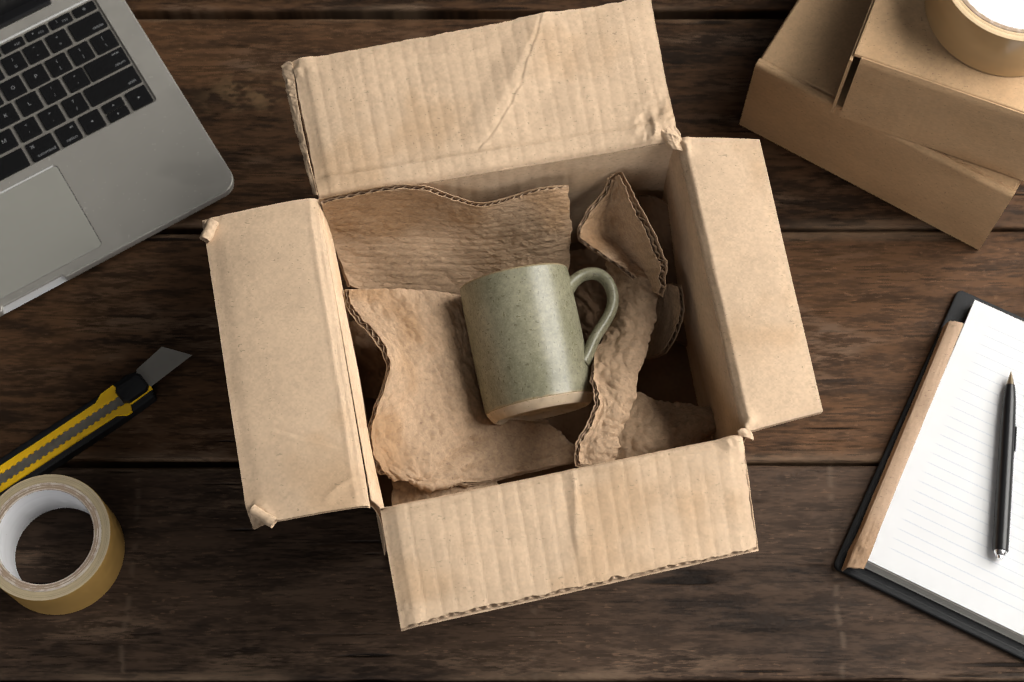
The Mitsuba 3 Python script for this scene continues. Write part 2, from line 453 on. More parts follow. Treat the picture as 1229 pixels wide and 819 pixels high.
def crease(s, t, a, b, w, d, seed, wob=0.004):
    """A fold line from a to b on a sheet measured in metres: a narrow ridge (d > 0) or valley."""
    a, b = np.array(a), np.array(b)
    L = np.linalg.norm(b - a)
    e = (b - a) / L
    al = (s - a[0]) * e[0] + (t - a[1]) * e[1]
    q = -(s - a[0]) * e[1] + (t - a[1]) * e[0] + wob * (n1(al / 0.02, seed, 3) - 0.5)
    on = sstep(-0.004, 0.008, al) * sstep(L + 0.004, L - 0.012, al)
    return on * d * (0.45 + n1(al / 0.025, seed + 4, 2)) * (np.exp(-np.abs(q) / w) - 0.55 * np.exp(-((q - 2.2 * w) / (1.8 * w)) ** 2))


def lines(s, t, seed, amp=0.00030, per=0.0098):
    """The flutes telegraphing through the liner: irregular shallow ridges running along t."""
    ph = s / per + 0.4 * n1(s / 0.03, seed, 2) + 0.10 * n2(s / 0.02, t / 0.06, seed + 2)
    k = np.floor(ph)
    fr = ph - k
    h = np.abs(np.sin(np.pi * fr))
    a = meshkit.noise(np.stack([k * 3.1, t / 0.045, k * 0 + 0.5], -1), seed + 5)
    return -amp * (0.25 + 1.0 * a) * (1 - h) ** 3 * 1.3 + 0.5 * amp * (h - 0.6) * a


def flap_disp(seed, extra=None, rim=0.0, linamp=0.0003):
    def d(u, v, s, t, Lu, Lv):
        eu = np.minimum(u, 1 - u) * Lu
        ev = (1 - v) * Lv
        o = 0.0030 * (n2(s / 0.09, t / 0.09, seed, 2) - 0.5) + 0.0006 * (n2(s / 0.022, t / 0.022, seed + 1, 3) - 0.5)
        o = o + lines(s, t, seed, linamp)
        o = o - 0.0052 * np.exp(-np.maximum(t, 0) / 0.0024)                       # rolls over into the wall
        o = o - rim * sstep(0.013, 0.003, np.minimum(eu, ev) + 0.004 * (n2(s / 0.02, t / 0.02, seed + 8) - 0.5))
        if extra is not None:
            o = o + extra(u, v, s, t, Lu, Lv)
        return o
    return d


def crush(s, t, c, r, h, seed):
    q = np.sqrt((s - c[0]) ** 2 + (t - c[1]) ** 2) / r
    w = np.exp(-q ** 2 * 1.6)
    return w * h * (0.3 + 1.6 * (ridged(s / 0.009, t / 0.009, seed) - 0.35) + 0.8 * (ridged(s / 0.004, t / 0.004, seed + 2) - 0.5))


def crumple(s, t, seed, scale):
    """Creased paper: flat facets that meet in sharp folds (distance to random points, by cells)."""
    x, y = s / scale, t / scale
    d1, d2 = np.full_like(x, 9.0), np.full_like(x, 9.0)
    for a in (-1, 0, 1):
        for b in (-1, 0, 1):
            cx, cy = np.floor(x) + a, np.floor(y) + b
            k = np.stack([cx, cy, cx * 0], -1)
            d = np.hypot(cx + meshkit.noise(k, seed) - x, cy + meshkit.noise(k, seed + 1) - y) + 0.5 * meshkit.noise(k, seed + 2)
            d2 = np.where(d < d1, d1, np.minimum(d2, d))
            d1 = np.minimum(d1, d)
    return 0.9 - d1 - 0.25 * np.clip(0.25 - (d2 - d1), 0, 1) * 2


def flap(fold0, fold1, far0, far1, bow=0.0):
    c = (BL + BR + FR + FL) / 4
    nrm = np.cross([0, 0, 1.0], (fold1 - fold0) / np.linalg.norm(fold1 - fold0))
    nrm *= np.sign(nrm @ (c - fold0))
    fold0, fold1 = fold0 + nrm * 0.0009, fold1 + nrm * 0.0009

    def S(u, v):
        u, v = np.asarray(u)[..., None], np.asarray(v)[..., None]
        x = (1 - v) * ((1 - u) * fold0 + u * fold1) + v * ((1 - u) * far0 + u * far1)
        return x + np.array([0, 0, 1.0]) * bow * 4 * v * (1 - v)
    return S


def back_extra(u, v, s, t, Lu, Lv):
    o = crease(s, t, (0.70 * Lu, 1.0 * Lv), (0.60 * Lu, 0.52 * Lv), 0.0007, -0.0008, 3, 0.012)
    o = o + crease(s, t, (0.61 * Lu, 0.56 * Lv), (0.44 * Lu, 0.10 * Lv), 0.0007, -0.0006, 4, 0.012)
    q = (s - 0.44 * Lu) * Lv * 0.9 - (t - 0.1 * Lv) * Lu * 0.26
    q = q / np.hypot(Lv * 0.9, Lu * 0.26)
    o = o - 0.0024 * np.abs(np.clip(q, -0.016, 0.03) / 0.02) * sstep(0.1, 0.5, v)
    o = o + crease(s, t, (0.62 * Lu, 0.80 * Lv), (0.30 * Lu, 0.86 * Lv), 0.0022, 0.0009, 5)
    o = o + crease(s, t, (0.02 * Lu, 0.13 * Lv), (0.97 * Lu, 0.10 * Lv), 0.0018, 0.0016, 6, 0.006)
    o = o + crush(s, t, (0.97 * Lu, 0.06 * Lv), 0.026, 0.0042, 7) + crush(s, t, (0.02 * Lu, 0.97 * Lv), 0.014, 0.003, 8)
    o = o - 0.0022 * sstep(0.012, 0.0, s) * sstep(0, 0.02, t)
    o = o + 0.0005 * (ridged(s / 0.03, t / 0.012, 5) - 0.5) * sstep(0.7, 0.95, v)
    return o


def left_extra(u, v, s, t, Lu, Lv):
    o = crease(s, t, (0.72 * Lu, 0.72 * Lv), (0.82 * Lu, 0.16 * Lv), 0.0012, -0.0009, 13, 0.008)
    o = o + crease(s, t, (0.955 * Lu, 0.35 * Lv), (0.90 * Lu, 0.02 * Lv), 0.0024, 0.0013, 14)
    o = o + crease(s, t, (0.0, 0.055 * Lv), (Lu, 0.075 * Lv), 0.0011, -0.0016, 15, 0.003)
    o = o + crush(s, t, (0.99 * Lu, 0.95 * Lv), 0.013, 0.0045, 16) + crush(s, t, (0.01 * Lu, 0.97 * Lv), 0.011, 0.004, 17)
    o = o - 0.012 * (sstep(0.016, 0.0, np.hypot((1 - u) * Lu, (1 - v) * Lv))) - 0.004 * sstep(0.018, 0.0, np.hypot(u * Lu, (1 - v) * Lv))
    return o


def front_extra(u, v, s, t, Lu, Lv):
    o = crease(s, t, (0.53 * Lu, 0.0), (0.50 * Lu, 0.75 * Lv), 0.0028, 0.0012, 23)
    o = o + crease(s, t, (0.0, 0.03 * Lv), (Lu, 0.03 * Lv), 0.0012, 0.0009, 24, 0.004)
    o = o + crush(s, t, (0.03 * Lu, 0.92 * Lv), 0.012, 0.0012, 25) + crush(s, t, (0.975 * Lu, 0.05 * Lv), 0.012, 0.003, 26)
    o = o + 0.0013 * (n2(s / 0.022, t / 0.06, 27, 2) - 0.5)
    o = o - 0.0026 * sstep(0.010, 0.0, s) - 0.0016 * sstep(0.012, 0.0, (1 - u) * Lu)
    return o


def right_extra(u, v, s, t, Lu, Lv):
    o = crease(s, t, (0.0, 0.05 * Lv), (Lu, 0.06 * Lv), 0.0012, -0.0012, 33, 0.002)
    o = o + crush(s, t, (0.98 * Lu, 0.02 * Lv), 0.012, 0.0035, 34) + crush(s, t, (0.02 * Lu, 0.02 * Lv), 0.010, 0.003, 35)
    return o


flaps = [
    ('back', flap(BL, BR, P(347, 70, 0.153), P(781, -10, 0.158), 0.002), back_extra, 0.0004, 0.00031, (0.0012, 0.0012, 0, 0.001), 0.0013),
    ('left', flap(BL, FL2, P(242, 264, 0.146), P(298, 632, 0.146), 0.003), left_extra, 0.0007, 0.00005, (0.0008, 0.0008, 0, 0.0008), 0.0013),
    ('front', flap(FL, FR, P(481, 755, 0.160), P(913, 659, 0.152), 0.0005), front_extra, 0.0003, 0.00036, (0.0008, 0.0014, 0, 0.0008), 0.0013),
    ('right', flap(BR, FR, P(912, 167, 0.150), P(988, 494, 0.150), 0.0015), right_extra, 0.0002, 0.00003, (0.0003, 0.0003, 0, 0.0003), 0.0013),
]
flap_words = {'back': 'long flap with a diagonal crease folded back behind the mug', 'left': 'smooth side flap with crushed outer corners',
              'front': 'ribbed flap folded towards the viewer', 'right': 'narrow clean flap beside the stacked boxes'}
for i, (nm, S, ex, rim, la, rg, st) in enumerate(flaps):
    liners, wave = card(S, st, 0.0042, flap_disp(40 + 10 * i, ex, rim, la), rg, 60 + i, flute='u', pitch=0.0068,
                        reveal={'front': 0.0022, 'back': 0.0012}.get(nm, 0.0), reveal_edges=(0, 0.8, 0, 1) if nm == 'front' else (0.8, 0, 0, 1))
    k = add('shipping_box__flap', liners, 'kraft_box', 50)
    labels[k] = {'label': flap_words[nm]}
    add(k + '__corrugation', wave, 'kraft_flute', True)


def wall(a, b, prof, b2=None):
    b2 = b if b2 is None else b2
    """A wall under the fold a-b; prof: (height, how far it leans in) from the top down."""
    e = (b - a) / np.linalg.norm(b - a)
    inn = np.array([-e[1], e[0], 0])
    if inn @ ((BL + BR + FR + FL) / 4 - a) < 0:
        inn = -inn
    bz = [b + (b2 - b) * sstep(ZT, ZT - 0.05, z) for z, o in prof]
    g = np.array([[np.array([q[0], q[1], z]) + inn * o for q in (a, (a + c) / 2, c)] for (z, o), c in zip(prof, bz)])
    sp = [RectBivariateSpline(np.linspace(0, 1, len(prof)), np.linspace(0, 1, 3), g[..., k], kx=min(3, len(prof) - 1), ky=2) for k in range(3)]
    return (lambda u, v: np.stack([s.ev(v, u) for s in sp], -1)), inn


def wall_disp(seed, amp):
    return lambda u, v, s, t, Lu, Lv: 0.002 * (n2(s / 0.08, t / 0.08, seed, 2) - 0.5) * sstep(0, 0.03, t) + lines(s, t, seed, amp) + 0.0004 * (n2(s / 0.02, t / 0.02, seed + 3, 2) - 0.5)


zs = ZT - 0.0045
straight = [(zs, 0), (0.1, 0.0), (0.05, 0.0), (0.003, 0)]
lean = [(zs, 0.0002), (0.125, 0.0028), (0.095, 0.0040), (0.05, 0.003), (0.003, 0.0)]
for i, (a, b, prof) in enumerate([(BL, BR, straight), (BL, P(445, 598, ZT), lean), (FL, FR, straight), (BR, FR, [(zs, 0), (0.1, 0.003), (0.05, 0.002), (0.003, 0)])]):
    S, inn = wall(a, b, prof, P(449, 597, ZT) if i == 1 else None)
    liners, wave = card(S, 0.002, 0.0042, wall_disp(70 + i, 0.00035 if i in (0, 2) else 0.0001), (0, 0, 0, 0), 80 + i, face=inn, flute='u', pitch=0.0068)
    k = add('shipping_box__wall', liners, 'kraft_box', 50)
    add(k + '__corrugation', wave, 'kraft_flute', True)
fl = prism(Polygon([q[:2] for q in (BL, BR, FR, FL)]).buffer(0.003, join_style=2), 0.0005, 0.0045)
add('shipping_box__base', fl, 'kraft_shade', False)
# torn bits where the flaps part
bits = [
    ('back right', [[(786, 150, .1525), (800, 148, .153), (814, 158, .152)], [(792, 162, .151), (806, 164, .1535), (819, 172, .150)], [(803, 176, .146), (813, 180, .149), (822, 186, .143)]], .0016),
    ('front right', [[(884, 517, .151), (893, 513, .153), (903, 520, .150)], [(888, 526, .149), (897, 527, .151), (904, 531, .147)]], .0009),
    #('front right', [[(897, 529, .147), (902, 528, .148), (905, 533, .146)], [(902, 580, .142), (906, 580, .142), (908, 582, .141)], [(907, 640, .139), (911, 640, .139), (913, 642, .138)]], .0004),
    ('back flap', [[(337, 80, .146), (345, 74, .149), (352, 76, .150)], [(344, 112, .144), (350, 112, .147), (357, 112, .148)], [(357, 165, .144), (362, 165, .147), (366, 165, .148)], [(377, 236, .145), (380, 236, .147), (383, 236, .148)]], .0009),
]
for i, (_, g, amp) in enumerate(bits):
    S = spline(g)
    liners, wave = card(S, 0.0005, 0.0009, lambda u, v, s, t, Lu, Lv, a=amp, i=i: a * (2.0 * ridged(s / 0.006, t / 0.006, 90 + i) - 1 + ridged(s / 0.0025, t / 0.0025, 95 + i) - 0.5),
                        (0.003, 0.003, 0.003, 0.003), 110 + i * 3, flute='u', pitch=0.004)
    add('shipping_box__torn_edge', liners, 'kraft_box', 50)
# the outer corners of the left flap: liner torn loose and rolled up
for pa, pb, r0, sd in ((P(244, 290, .150), P(256, 265, .151), 0.0042, 5), (P(301, 609, .150), P(331, 629, .149), 0.0036, 8)):
    ax = (pb - pa) / np.linalg.norm(pb - pa)
    n0 = np.cross(ax, [0, 0, 1.0])
    n0 /= np.linalg.norm(n0)

    def roll(u, v, pa=pa, pb=pb, n0=n0, r0=r0, sd=sd):
        u, v = np.asarray(u), np.asarray(v)
        th = -0.5 * np.pi + 2 * np.pi * 1.15 * u
        r = r0 * (0.95 - 0.45 * u) * (0.8 + 0.5 * n2(v * 2.2, u * 3, sd, 2))
        return pa + (pb - pa) * v[..., None] + n0 * (r * np.cos(th))[..., None] + np.array([0, 0, 1.0]) * (r * np.sin(th))[..., None]

    liners, wave = card(roll, 0.0005, 0.0007, lambda u, v, s, t, Lu, Lv, sd=sd: 0.0009 * crumple(s, t, sd, 0.006) + 0.0004 * crumple(s, t, sd + 3, 0.003), (0.003, 0.003, 0.005, 0.005), 150 + sd, pitch=0.004, liner=0.0003)
    add('shipping_box__torn_edge', liners, 'kraft_box', 50)
tag('shipping_box', 'open worn brown corrugated shipping box with four spread flaps, holding the green mug', 'cardboard box')


# ------------------------------------------------------------------ torn cardboard in the box
def scrap(key, label, g, seed, thick=0.003, crum=0.0022, fine=0.0009, rag=(0.008, 0.008, 0.008, 0.008), step=0.0010, flute='u', pitch=0.0058, extra=None, ribs=0.00025, ribdir='t', mat='kraft_torn', reveal=0.0008):
    S = spline(g)

    def d(u, v, s, t, Lu, Lv):
        o = 1.4 * crum * (ridged(s / 0.045 + 3, t / 0.045, seed) - 0.6)
        ws, wt = s + 0.006 * (n2(s / 0.02, t / 0.02, seed + 21, 2) - 0.5), t + 0.006 * (n2(s / 0.02, t / 0.02, seed + 22, 2) - 0.5)
        o = o + (0.0012 if fine > 0.0005 else 0.0007) * crumple(ws, wt, seed + 30, 0.022) + fine * crumple(ws, wt, seed + 31, 0.010) + 0.45 * fine * crumple(ws, wt, seed + 32, 0.005)
        o = o + 0.8 * fine * (ridged(s / 0.016, t / 0.016, seed + 1) - 0.6) + 0.8 * fine * (ridged(s / 0.0075, t / 0.0075, seed + 12) - 0.6) + 0.35 * fine * (n2(s / 0.004, t / 0.004, seed + 2, 2) - 0.5)
        a, b = (s, t) if ribdir == 't' else (t, s)
        o = o + lines(a, b, seed + 3, ribs, 0.0062)
        ed = np.minimum(np.minimum(u, 1 - u) * Lu, np.minimum(v, 1 - v) * Lv)
        o = o + 0.0012 * sstep(0.008, 0.0, ed) * (n2(s / 0.007, t / 0.007, seed + 6, 2) - 0.5)
        if extra is not None:
            o = o + extra(u, v, s, t, Lu, Lv)
        return o

    liners, wave = card(S, step, thick, d, rag, seed, flute=flute, pitch=pitch, reveal=reveal)
    k = add(key, liners, mat, 50)
    add(k + '__corrugation', wave, 'kraft_flute', True)
    tag(k, label, 'cardboard scrap', 'torn cardboard padding in the box')
    return k


TC = 'torn_cardboard'
scrap(TC, 'wide torn cardboard sheet with wavy top edge leaning against the back wall', [
    [(383, 240, .151), (430, 230, .1515), (488, 223, .150), (530, 231, .141), (565, 243, .128), (600, 241, .126), (640, 229, .130), (685, 222, .124)],
    [(393, 275, .112), (430, 270, .108), (485, 268, .103), (530, 271, .098), (565, 276, .096), (605, 273, .098), (645, 265, .103), (690, 256, .105)],
    [(405, 310, .086), (440, 310, .080), (485, 311, .076), (530, 312, .072), (570, 313, .070), (610, 309, .074), (650, 302, .08), (690, 290, .084)],
    [(419, 345, .070), (450, 350, .062), (495, 354, .056), (540, 358, .05), (580, 360, .048), (615, 356, .052), (655, 342, .06), (684, 322, .066)]],
    201, crum=0.003, fine=0.00045, rag=(0.002, 0.010, 0.0040, 0.004), flute='u', ribdir='s', ribs=0.0003, mat='kraft_torn')
left = [
    [(417, 346, .112), (450, 346, .100), (490, 347, .092), (530, 349, .082), (556, 355, .068), (600, 370, .040)],
    [(436, 390, .114), (465, 392, .101), (503, 396, .092), (540, 402, .08), (566, 408, .064), (615, 418, .034)],
    [(464, 440, .114), (485, 443, .103), (515, 448, .088), (548, 455, .077), (578, 462, .060), (632, 468, .030)],
    [(444, 503, .114), (475, 504, .101), (510, 505, .086), (548, 506, .074), (592, 508, .056), (660, 505, .030)],
    [(452, 560, .108), (480, 564, .097), (516, 566, .086), (550, 556, .070), (605, 545, .050), (690, 530, .03)],
    [(475, 563, .086), (505, 567, .083), (535, 574, .076), (570, 582, .062), (620, 572, .046), (700, 556, .028)]]


def left_fold(u, v, s, t, Lu, Lv):
    return crease(s, t, (0.12 * Lu, 0.93 * Lv), (0.74 * Lu, 0.70 * Lv), 0.004, -0.0045, 77, 0.004)


scrap(TC, 'large pale torn cardboard piece with curved left edge, lying left of and under the mug', left, 221, thick=0.0042, crum=0.0026, fine=0.0017,
      rag=(0.006, 0.004, 0.0018, 0.006), flute='v', extra=left_fold, reveal=0.0013, ribdir='s', ribs=0.00012)
scrap(TC, 'small rough cardboard scrap showing under the lower left corner of the pale torn piece', [
    [(468, 566, .060), (505, 562, .062), (545, 560, .058), (595, 568, .045)],
    [(470, 590, .062), (510, 585, .066), (550, 582, .060), (600, 590, .045)],
    [(472, 615, .060), (510, 612, .064), (555, 608, .058), (605, 606, .042)]], 241, crum=0.004, fine=0.002, rag=(0.006, 0.004, 0.004, 0.004))
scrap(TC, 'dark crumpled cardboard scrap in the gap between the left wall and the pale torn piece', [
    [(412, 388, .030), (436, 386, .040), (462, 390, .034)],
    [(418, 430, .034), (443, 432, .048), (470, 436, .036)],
    [(430, 478, .026), (450, 480, .036), (474, 484, .030)]], 251, crum=0.005, fine=0.002, mat='kraft_shade')
scrap(TC, 'long narrow torn cardboard strip running down beside the handle to the front of the box', [
    [(722, 312, .066), (745, 316, .074), (770, 322, .080), (795, 335, .080)],
    [(731, 352, .064), (750, 352, .078), (770, 356, .086), (791, 366, .084)],
    [(726, 395, .066), (745, 398, .083), (763, 402, .088), (782, 410, .084)],
    [(708, 437, .096), (727, 441, .096), (748, 445, .098), (769, 450, .090)],
    [(713, 474, .112), (726, 481, .106), (742, 487, .105), (757, 492, .098)],
    [(697, 515, .116), (713, 520, .108), (730, 524, .107), (746, 524, .100)],
    [(690, 560, .114), (704, 562, .108), (720, 562, .106), (737, 558, .100)]],
    261, crum=0.0045, fine=0.0021, rag=(0.009, 0.010, 0.004, 0.004), flute='v', ribdir='s', step=0.001, ribs=0.00035)
scrap(TC, 'folded upright cardboard scrap with its corrugated edge showing, in the back right of the box', [
    [(733, 215, .118), (737, 211, .117), (740, 208, .119), (744, 206, .122)],
    [(712, 245, .104), (727, 243, .098), (739, 240, .102), (762, 236, .124)],
    [(689, 281, .095), (716, 279, .087), (739, 276, .086), (778, 266, .127)],
    [(714, 304, .092), (736, 303, .084), (757, 304, .082), (794, 302, .127)],
    [(750, 327, .090), (760, 327, .083), (771, 330, .082), (798, 326, .120)],
    [(761, 338, .086), (768, 342, .082), (777, 348, .083), (792, 362, .098)]],
    271, crum=0.0024, fine=0.0012, rag=(0.008, 0.004, 0.004, 0.006), reveal=0.0013, flute='v', thick=0.0036, ribdir='s', step=0.001)
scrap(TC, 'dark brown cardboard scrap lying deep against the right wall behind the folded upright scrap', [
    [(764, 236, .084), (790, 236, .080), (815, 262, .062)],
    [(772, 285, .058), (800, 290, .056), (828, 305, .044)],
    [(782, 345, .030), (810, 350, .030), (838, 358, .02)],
    [(785, 405, .016), (815, 415, .016), (845, 428, .012)]], 281, crum=0.004, fine=0.0014, mat='kraft_shade')
scrap(TC, 'small curled cardboard scrap beside the right edge of the long narrow strip', [
    [(772, 340, .062), (797, 338, .080), (815, 341, .096)],
    [(768, 370, .056), (796, 372, .072), (819, 369, .098)],
    [(762, 400, .050), (790, 402, .062), (813, 397, .092)],
    [(758, 428, .046), (780, 431, .054), (797, 423, .078)]], 291, crum=0.0012, fine=0.0009, rag=(0.004, 0.005, 0.005, 0.005), flute='v', step=0.0009)
scrap(TC, 'crumpled cardboard scrap in the front right corner of the box', [
    [(740, 472, .062), (768, 473, .068), (795, 485, .062), (825, 489, .060), (860, 489, .064)],
    [(735, 505, .070), (768, 505, .076), (800, 507, .072), (830, 506, .070), (862, 503, .064)],
    [(730, 535, .074), (765, 532, .080), (800, 531, .076), (832, 524, .070), (856, 514, .060)],
    [(730, 565, .064), (770, 562, .068), (805, 556, .060), (832, 545, .052), (850, 528, .042)]], 301, crum=0.005, fine=0.0024, rag=(0.008, 0.009, 0.004, 0.004), step=0.001)
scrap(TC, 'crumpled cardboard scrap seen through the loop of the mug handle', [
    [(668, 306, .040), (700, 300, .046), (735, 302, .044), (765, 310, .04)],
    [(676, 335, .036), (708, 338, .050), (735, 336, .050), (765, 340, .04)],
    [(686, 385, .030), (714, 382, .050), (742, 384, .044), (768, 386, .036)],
    [(692, 432, .026), (720, 430, .036), (744, 432, .036), (770, 436, .03)]], 311, crum=0.009, fine=0.0035, step=0.001, mat='kraft_shade')

# ------------------------------------------------------------------ the mug
M0, M1 = P(648.5, 486, .0735), P(616, 334, .0925)              # glaze edge near the foot, rim
axis = (M1 - M0) / np.linalg.norm(M1 - M0)
ML = np.linalg.norm(M1 - M0)
MR = 0.0386
side = np.array([axis[1], -axis[0], 0])
side /= np.linalg.norm(side)
upm = np.cross(side, axis)
upm = upm if upm[2] > 0 else -upm
MF = np.eye(4)
MF[:3, 0], MF[:3, 1], MF[:3, 2], MF[:3, 3] = side, np.cross(axis, side), axis, M0


def glaze_col(p, n, uv):
    s = (p.x - M0[0]) * axis[0] + (p.y - M0[1]) * axis[1] + (p.z - M0[2]) * axis[2]
    m = fbm(p.x * 60, p.y * 60, p.z * 60, 4)
    c = mix([0.158, 0.150, 0.096], [0.206, 0.193, 0.130], smoothstep(0.3, 0.72, m))
    f = 0.6 * fbm(p.x * 420, p.y * 420, p.z * 420, 2) + 0.4 * noise(p.x * 1100, p.y * 1100, p.z * 1100)
    c = c * (0.66 + 0.68 * f)
    sp = smoothstep(0.80, 0.87, noise(p.x * 560, p.y * 560, p.z * 560))
    c = c * (1 - 0.5 * sp) + mi.Color3f(0.07, 0.06, 0.03) * (0.5 * sp)
    lt = smoothstep(0.84, 0.9, noise(p.x * 760 + 9, p.y * 760, p.z * 760))
    c = c * (1 - 0.10 * lt) + mi.Color3f(0.5, 0.5, 0.4) * (0.10 * lt)
    rim = dr.maximum(smoothstep(ML - 0.0018, ML - 0.0004, s), smoothstep(0.0022, 0.0004, s + 0.0012 * (noise(p.x * 300, p.y * 300) - 0.5)))
    return c * (1 - 0.55 * rim) + mi.Color3f(0.33, 0.22, 0.11) * (0.55 * rim)


def glaze_h(p, n, uv):
    return 0.7 * fbm(p.x * 130, p.y * 130, p.z * 130, 3) + 0.3 * noise(p.x * 520, p.y * 520, p.z * 520)


def glaze_r(p, n, uv):
    return 0.24 + 0.22 * fbm(p.x * 240, p.y * 240, p.z * 240, 3)


scene['sage_glaze'] = two({'type': 'bumpmap', 'arbitrary': mikit.proc(glaze_h, 4e-4), 'scale': 0.00020,
                           'bsdf': {'type': 'principled', 'base_color': mikit.proc(glaze_col), 'roughness': mikit.proc(glaze_r), 'specular': 0.45, 'clearcoat': 0.12, 'clearcoat_gloss': 0.8}})


def clay_col(p, n, uv):
    return mi.Color3f(0.44, 0.345, 0.240) * (0.8 + 0.4 * fbm(p.x * 200, p.y * 200, p.z * 200, 3)) * (1 - 0.3 * smoothstep(0.86, 0.92, noise(p.x * 800, p.y * 800, p.z * 800)))


scene['bare_clay'] = two({'type': 'principled', 'base_color': mikit.proc(clay_col), 'roughness': 0.8, 'specular': 0.2})
wallt = 0.0038
ang = np.linspace(0, np.pi, 9)
rimp = [(MR - wallt / 2 + wallt / 2 * math.cos(a), ML - wallt / 2 + wallt / 2 * math.sin(a)) for a in ang]
zz = np.linspace(0.0006, ML - wallt / 2, 24)
outer = [(MR - 0.0006 + 0.0006 * min(1, (z + .0004) / 0.002) + 0.0005 * math.sin(3.0 * z / ML), z) for z in zz]
prof = [(MR - 0.0014, 0.0)] + outer[:-1] + rimp + [(MR - wallt, 0.012), (MR - wallt - 0.006, 0.004), (0.0001, 0.003)]
add('mug__body', moved(lathe(prof, 160), MF), 'sage_glaze', 40)
footp = [(MR - 0.0010, 0.0008), (MR - 0.0007, -0.0002), (MR - 0.0026, -0.0034), (MR - 0.0046, -0.0060), (MR - 0.0054, -0.0064), (MR - 0.0066, -0.0060),
         (MR - 0.0072, -0.0036), (MR - 0.0088, -0.0022), (0.0001, -0.0018)]
add('mug__foot', moved(lathe(footp, 128), MF), 'bare_clay', 30)
# handle: an ear-shaped strap in the mug's own axes (x to the side, z along the axis)
HT = MF @ np.array([[1, 0, 0, 0], [0, 1, 0, 0], [0, 0, 1, 0], [0, 0, 0, 1]])
hpix = [(676, 352), (686, 341), (697, 332), (711, 328.5), (724, 333), (733, 346), (735.5, 362), (731, 378), (722, 393), (713, 408), (706, 424), (699, 436)]
hz = np.linspace(0.093, 0.088, len(hpix))
hp = np.array([P(x, y, z) for (x, y), z in zip(hpix, hz)])
from scipy.interpolate import make_interp_spline
tt = np.linspace(0, 1, len(hp))
hs = make_interp_spline(tt, hp, k=3)(np.linspace(0, 1, 90))
w = np.linspace(0, 1, 90)
rad = 0.0041 + 0.0018 * np.exp(-(w / 0.09) ** 2) + 0.0012 * np.exp(-((1 - w) / 0.08) ** 2)
add('mug__handle', tube(hs, rad, 24, 1.5, (0.05, 0.0, 1)), 'sage_glaze', True)
tag('mug', 'speckled sage green mug with bare clay foot lying on its side in the box', 'mug')


# ------------------------------------------------------------------ tape rolls
def tape_roll(key, c, z0, R, rc, rh, h, col_side, col_top, seed, label):
    def top_col(p, n, uv):
        r = dr.sqrt(dr.square(p.x - c[0]) + dr.square(p.y - c[1]))
        return mi.Color3f(*col_top) * (0.82 + 0.36 * noise(r * 2600, seed * 3.0)) * (0.94 + 0.12 * fbm(p.x * 70, p.y * 70, 0.0, 2))

    def core_col(p, n, uv):
        r = dr.sqrt(dr.square(p.x - c[0]) + dr.square(p.y - c[1]))
        t = smoothstep(0.35, 0.65, noise(r * 1500, seed * 5.0 + 1.0) * 0.7 + 0.3 * noise(p.x * 400, p.y * 400))
        return mix([0.34, 0.25, 0.18], [0.58, 0.52, 0.45], t)

    def side_col(p, n, uv):
        return mi.Color3f(*col_side) * (0.88 + 0.24 * fbm(p.x * 25, p.y * 25, p.z * 60, 3))

    scene[key + '_film'] = two({'type': 'principled', 'base_color': mikit.proc(side_col), 'roughness': 0.16, 'specular': 0.5, 'clearcoat': 0.3})
    scene[key + '_layers'] = two({'type': 'principled', 'base_color': mikit.proc(top_col), 'roughness': 0.42, 'specular': 0.4})
    scene[key + '_core'] = two({'type': 'diffuse', 'reflectance': mikit.proc(core_col)})
    M = trimesh.transformations.translation_matrix([c[0], c[1], z0])
    e = 0.0006
    add(f'{key}__film', moved(lathe([(R - 0.0004, 0.0003), (R, 0.001), (R, h - 0.001), (R - 0.0003, h - 0.0003)], 192), M), key + '_film', True)
    add(f'{key}__layers', moved(lathe([(R - 0.0003, h - 0.0003), (R - e, h), ((R + rc) / 2, h - 0.0003), (rc + 0.0002, h - 0.0001)], 192), M), key + '_layers', True)
    add(f'{key}__core', moved(lathe([(rc + 0.0002, h - 0.0012), (rc, h + 0.0003), (rh + 0.0009, h + 0.0004), (rh + 0.0003, h), (rh + 0.0003, 0.0002), (rc, 0.0002)], 192), M), key + '_core', 30)
    add(f'{key}__core_lining', moved(lathe([(rh + 0.0002, h - 0.0002), (rh, h - 0.0008), (rh, 0.0003)], 192), M), 'white_card', True)
    tag(key, label, 'tape roll')


def lining_col(p, n, uv):
    return mi.Color3f(0.74, 0.74, 0.75) * (0.93 + 0.14 * fbm(p.x * 30, p.y * 30, p.z * 260, 3))


scene['white_card'] = two({'type': 'diffuse', 'reflectance': mikit.proc(lining_col)})
tape_roll('tape_roll', (-0.3217, -0.1625), 0.0, 0.0450, 0.0385, 0.0331, 0.046, (0.40, 0.24, 0.072), (0.42, 0.340, 0.215), 1,
          'tan packing tape roll with white inner core standing beside the yellow cutter')

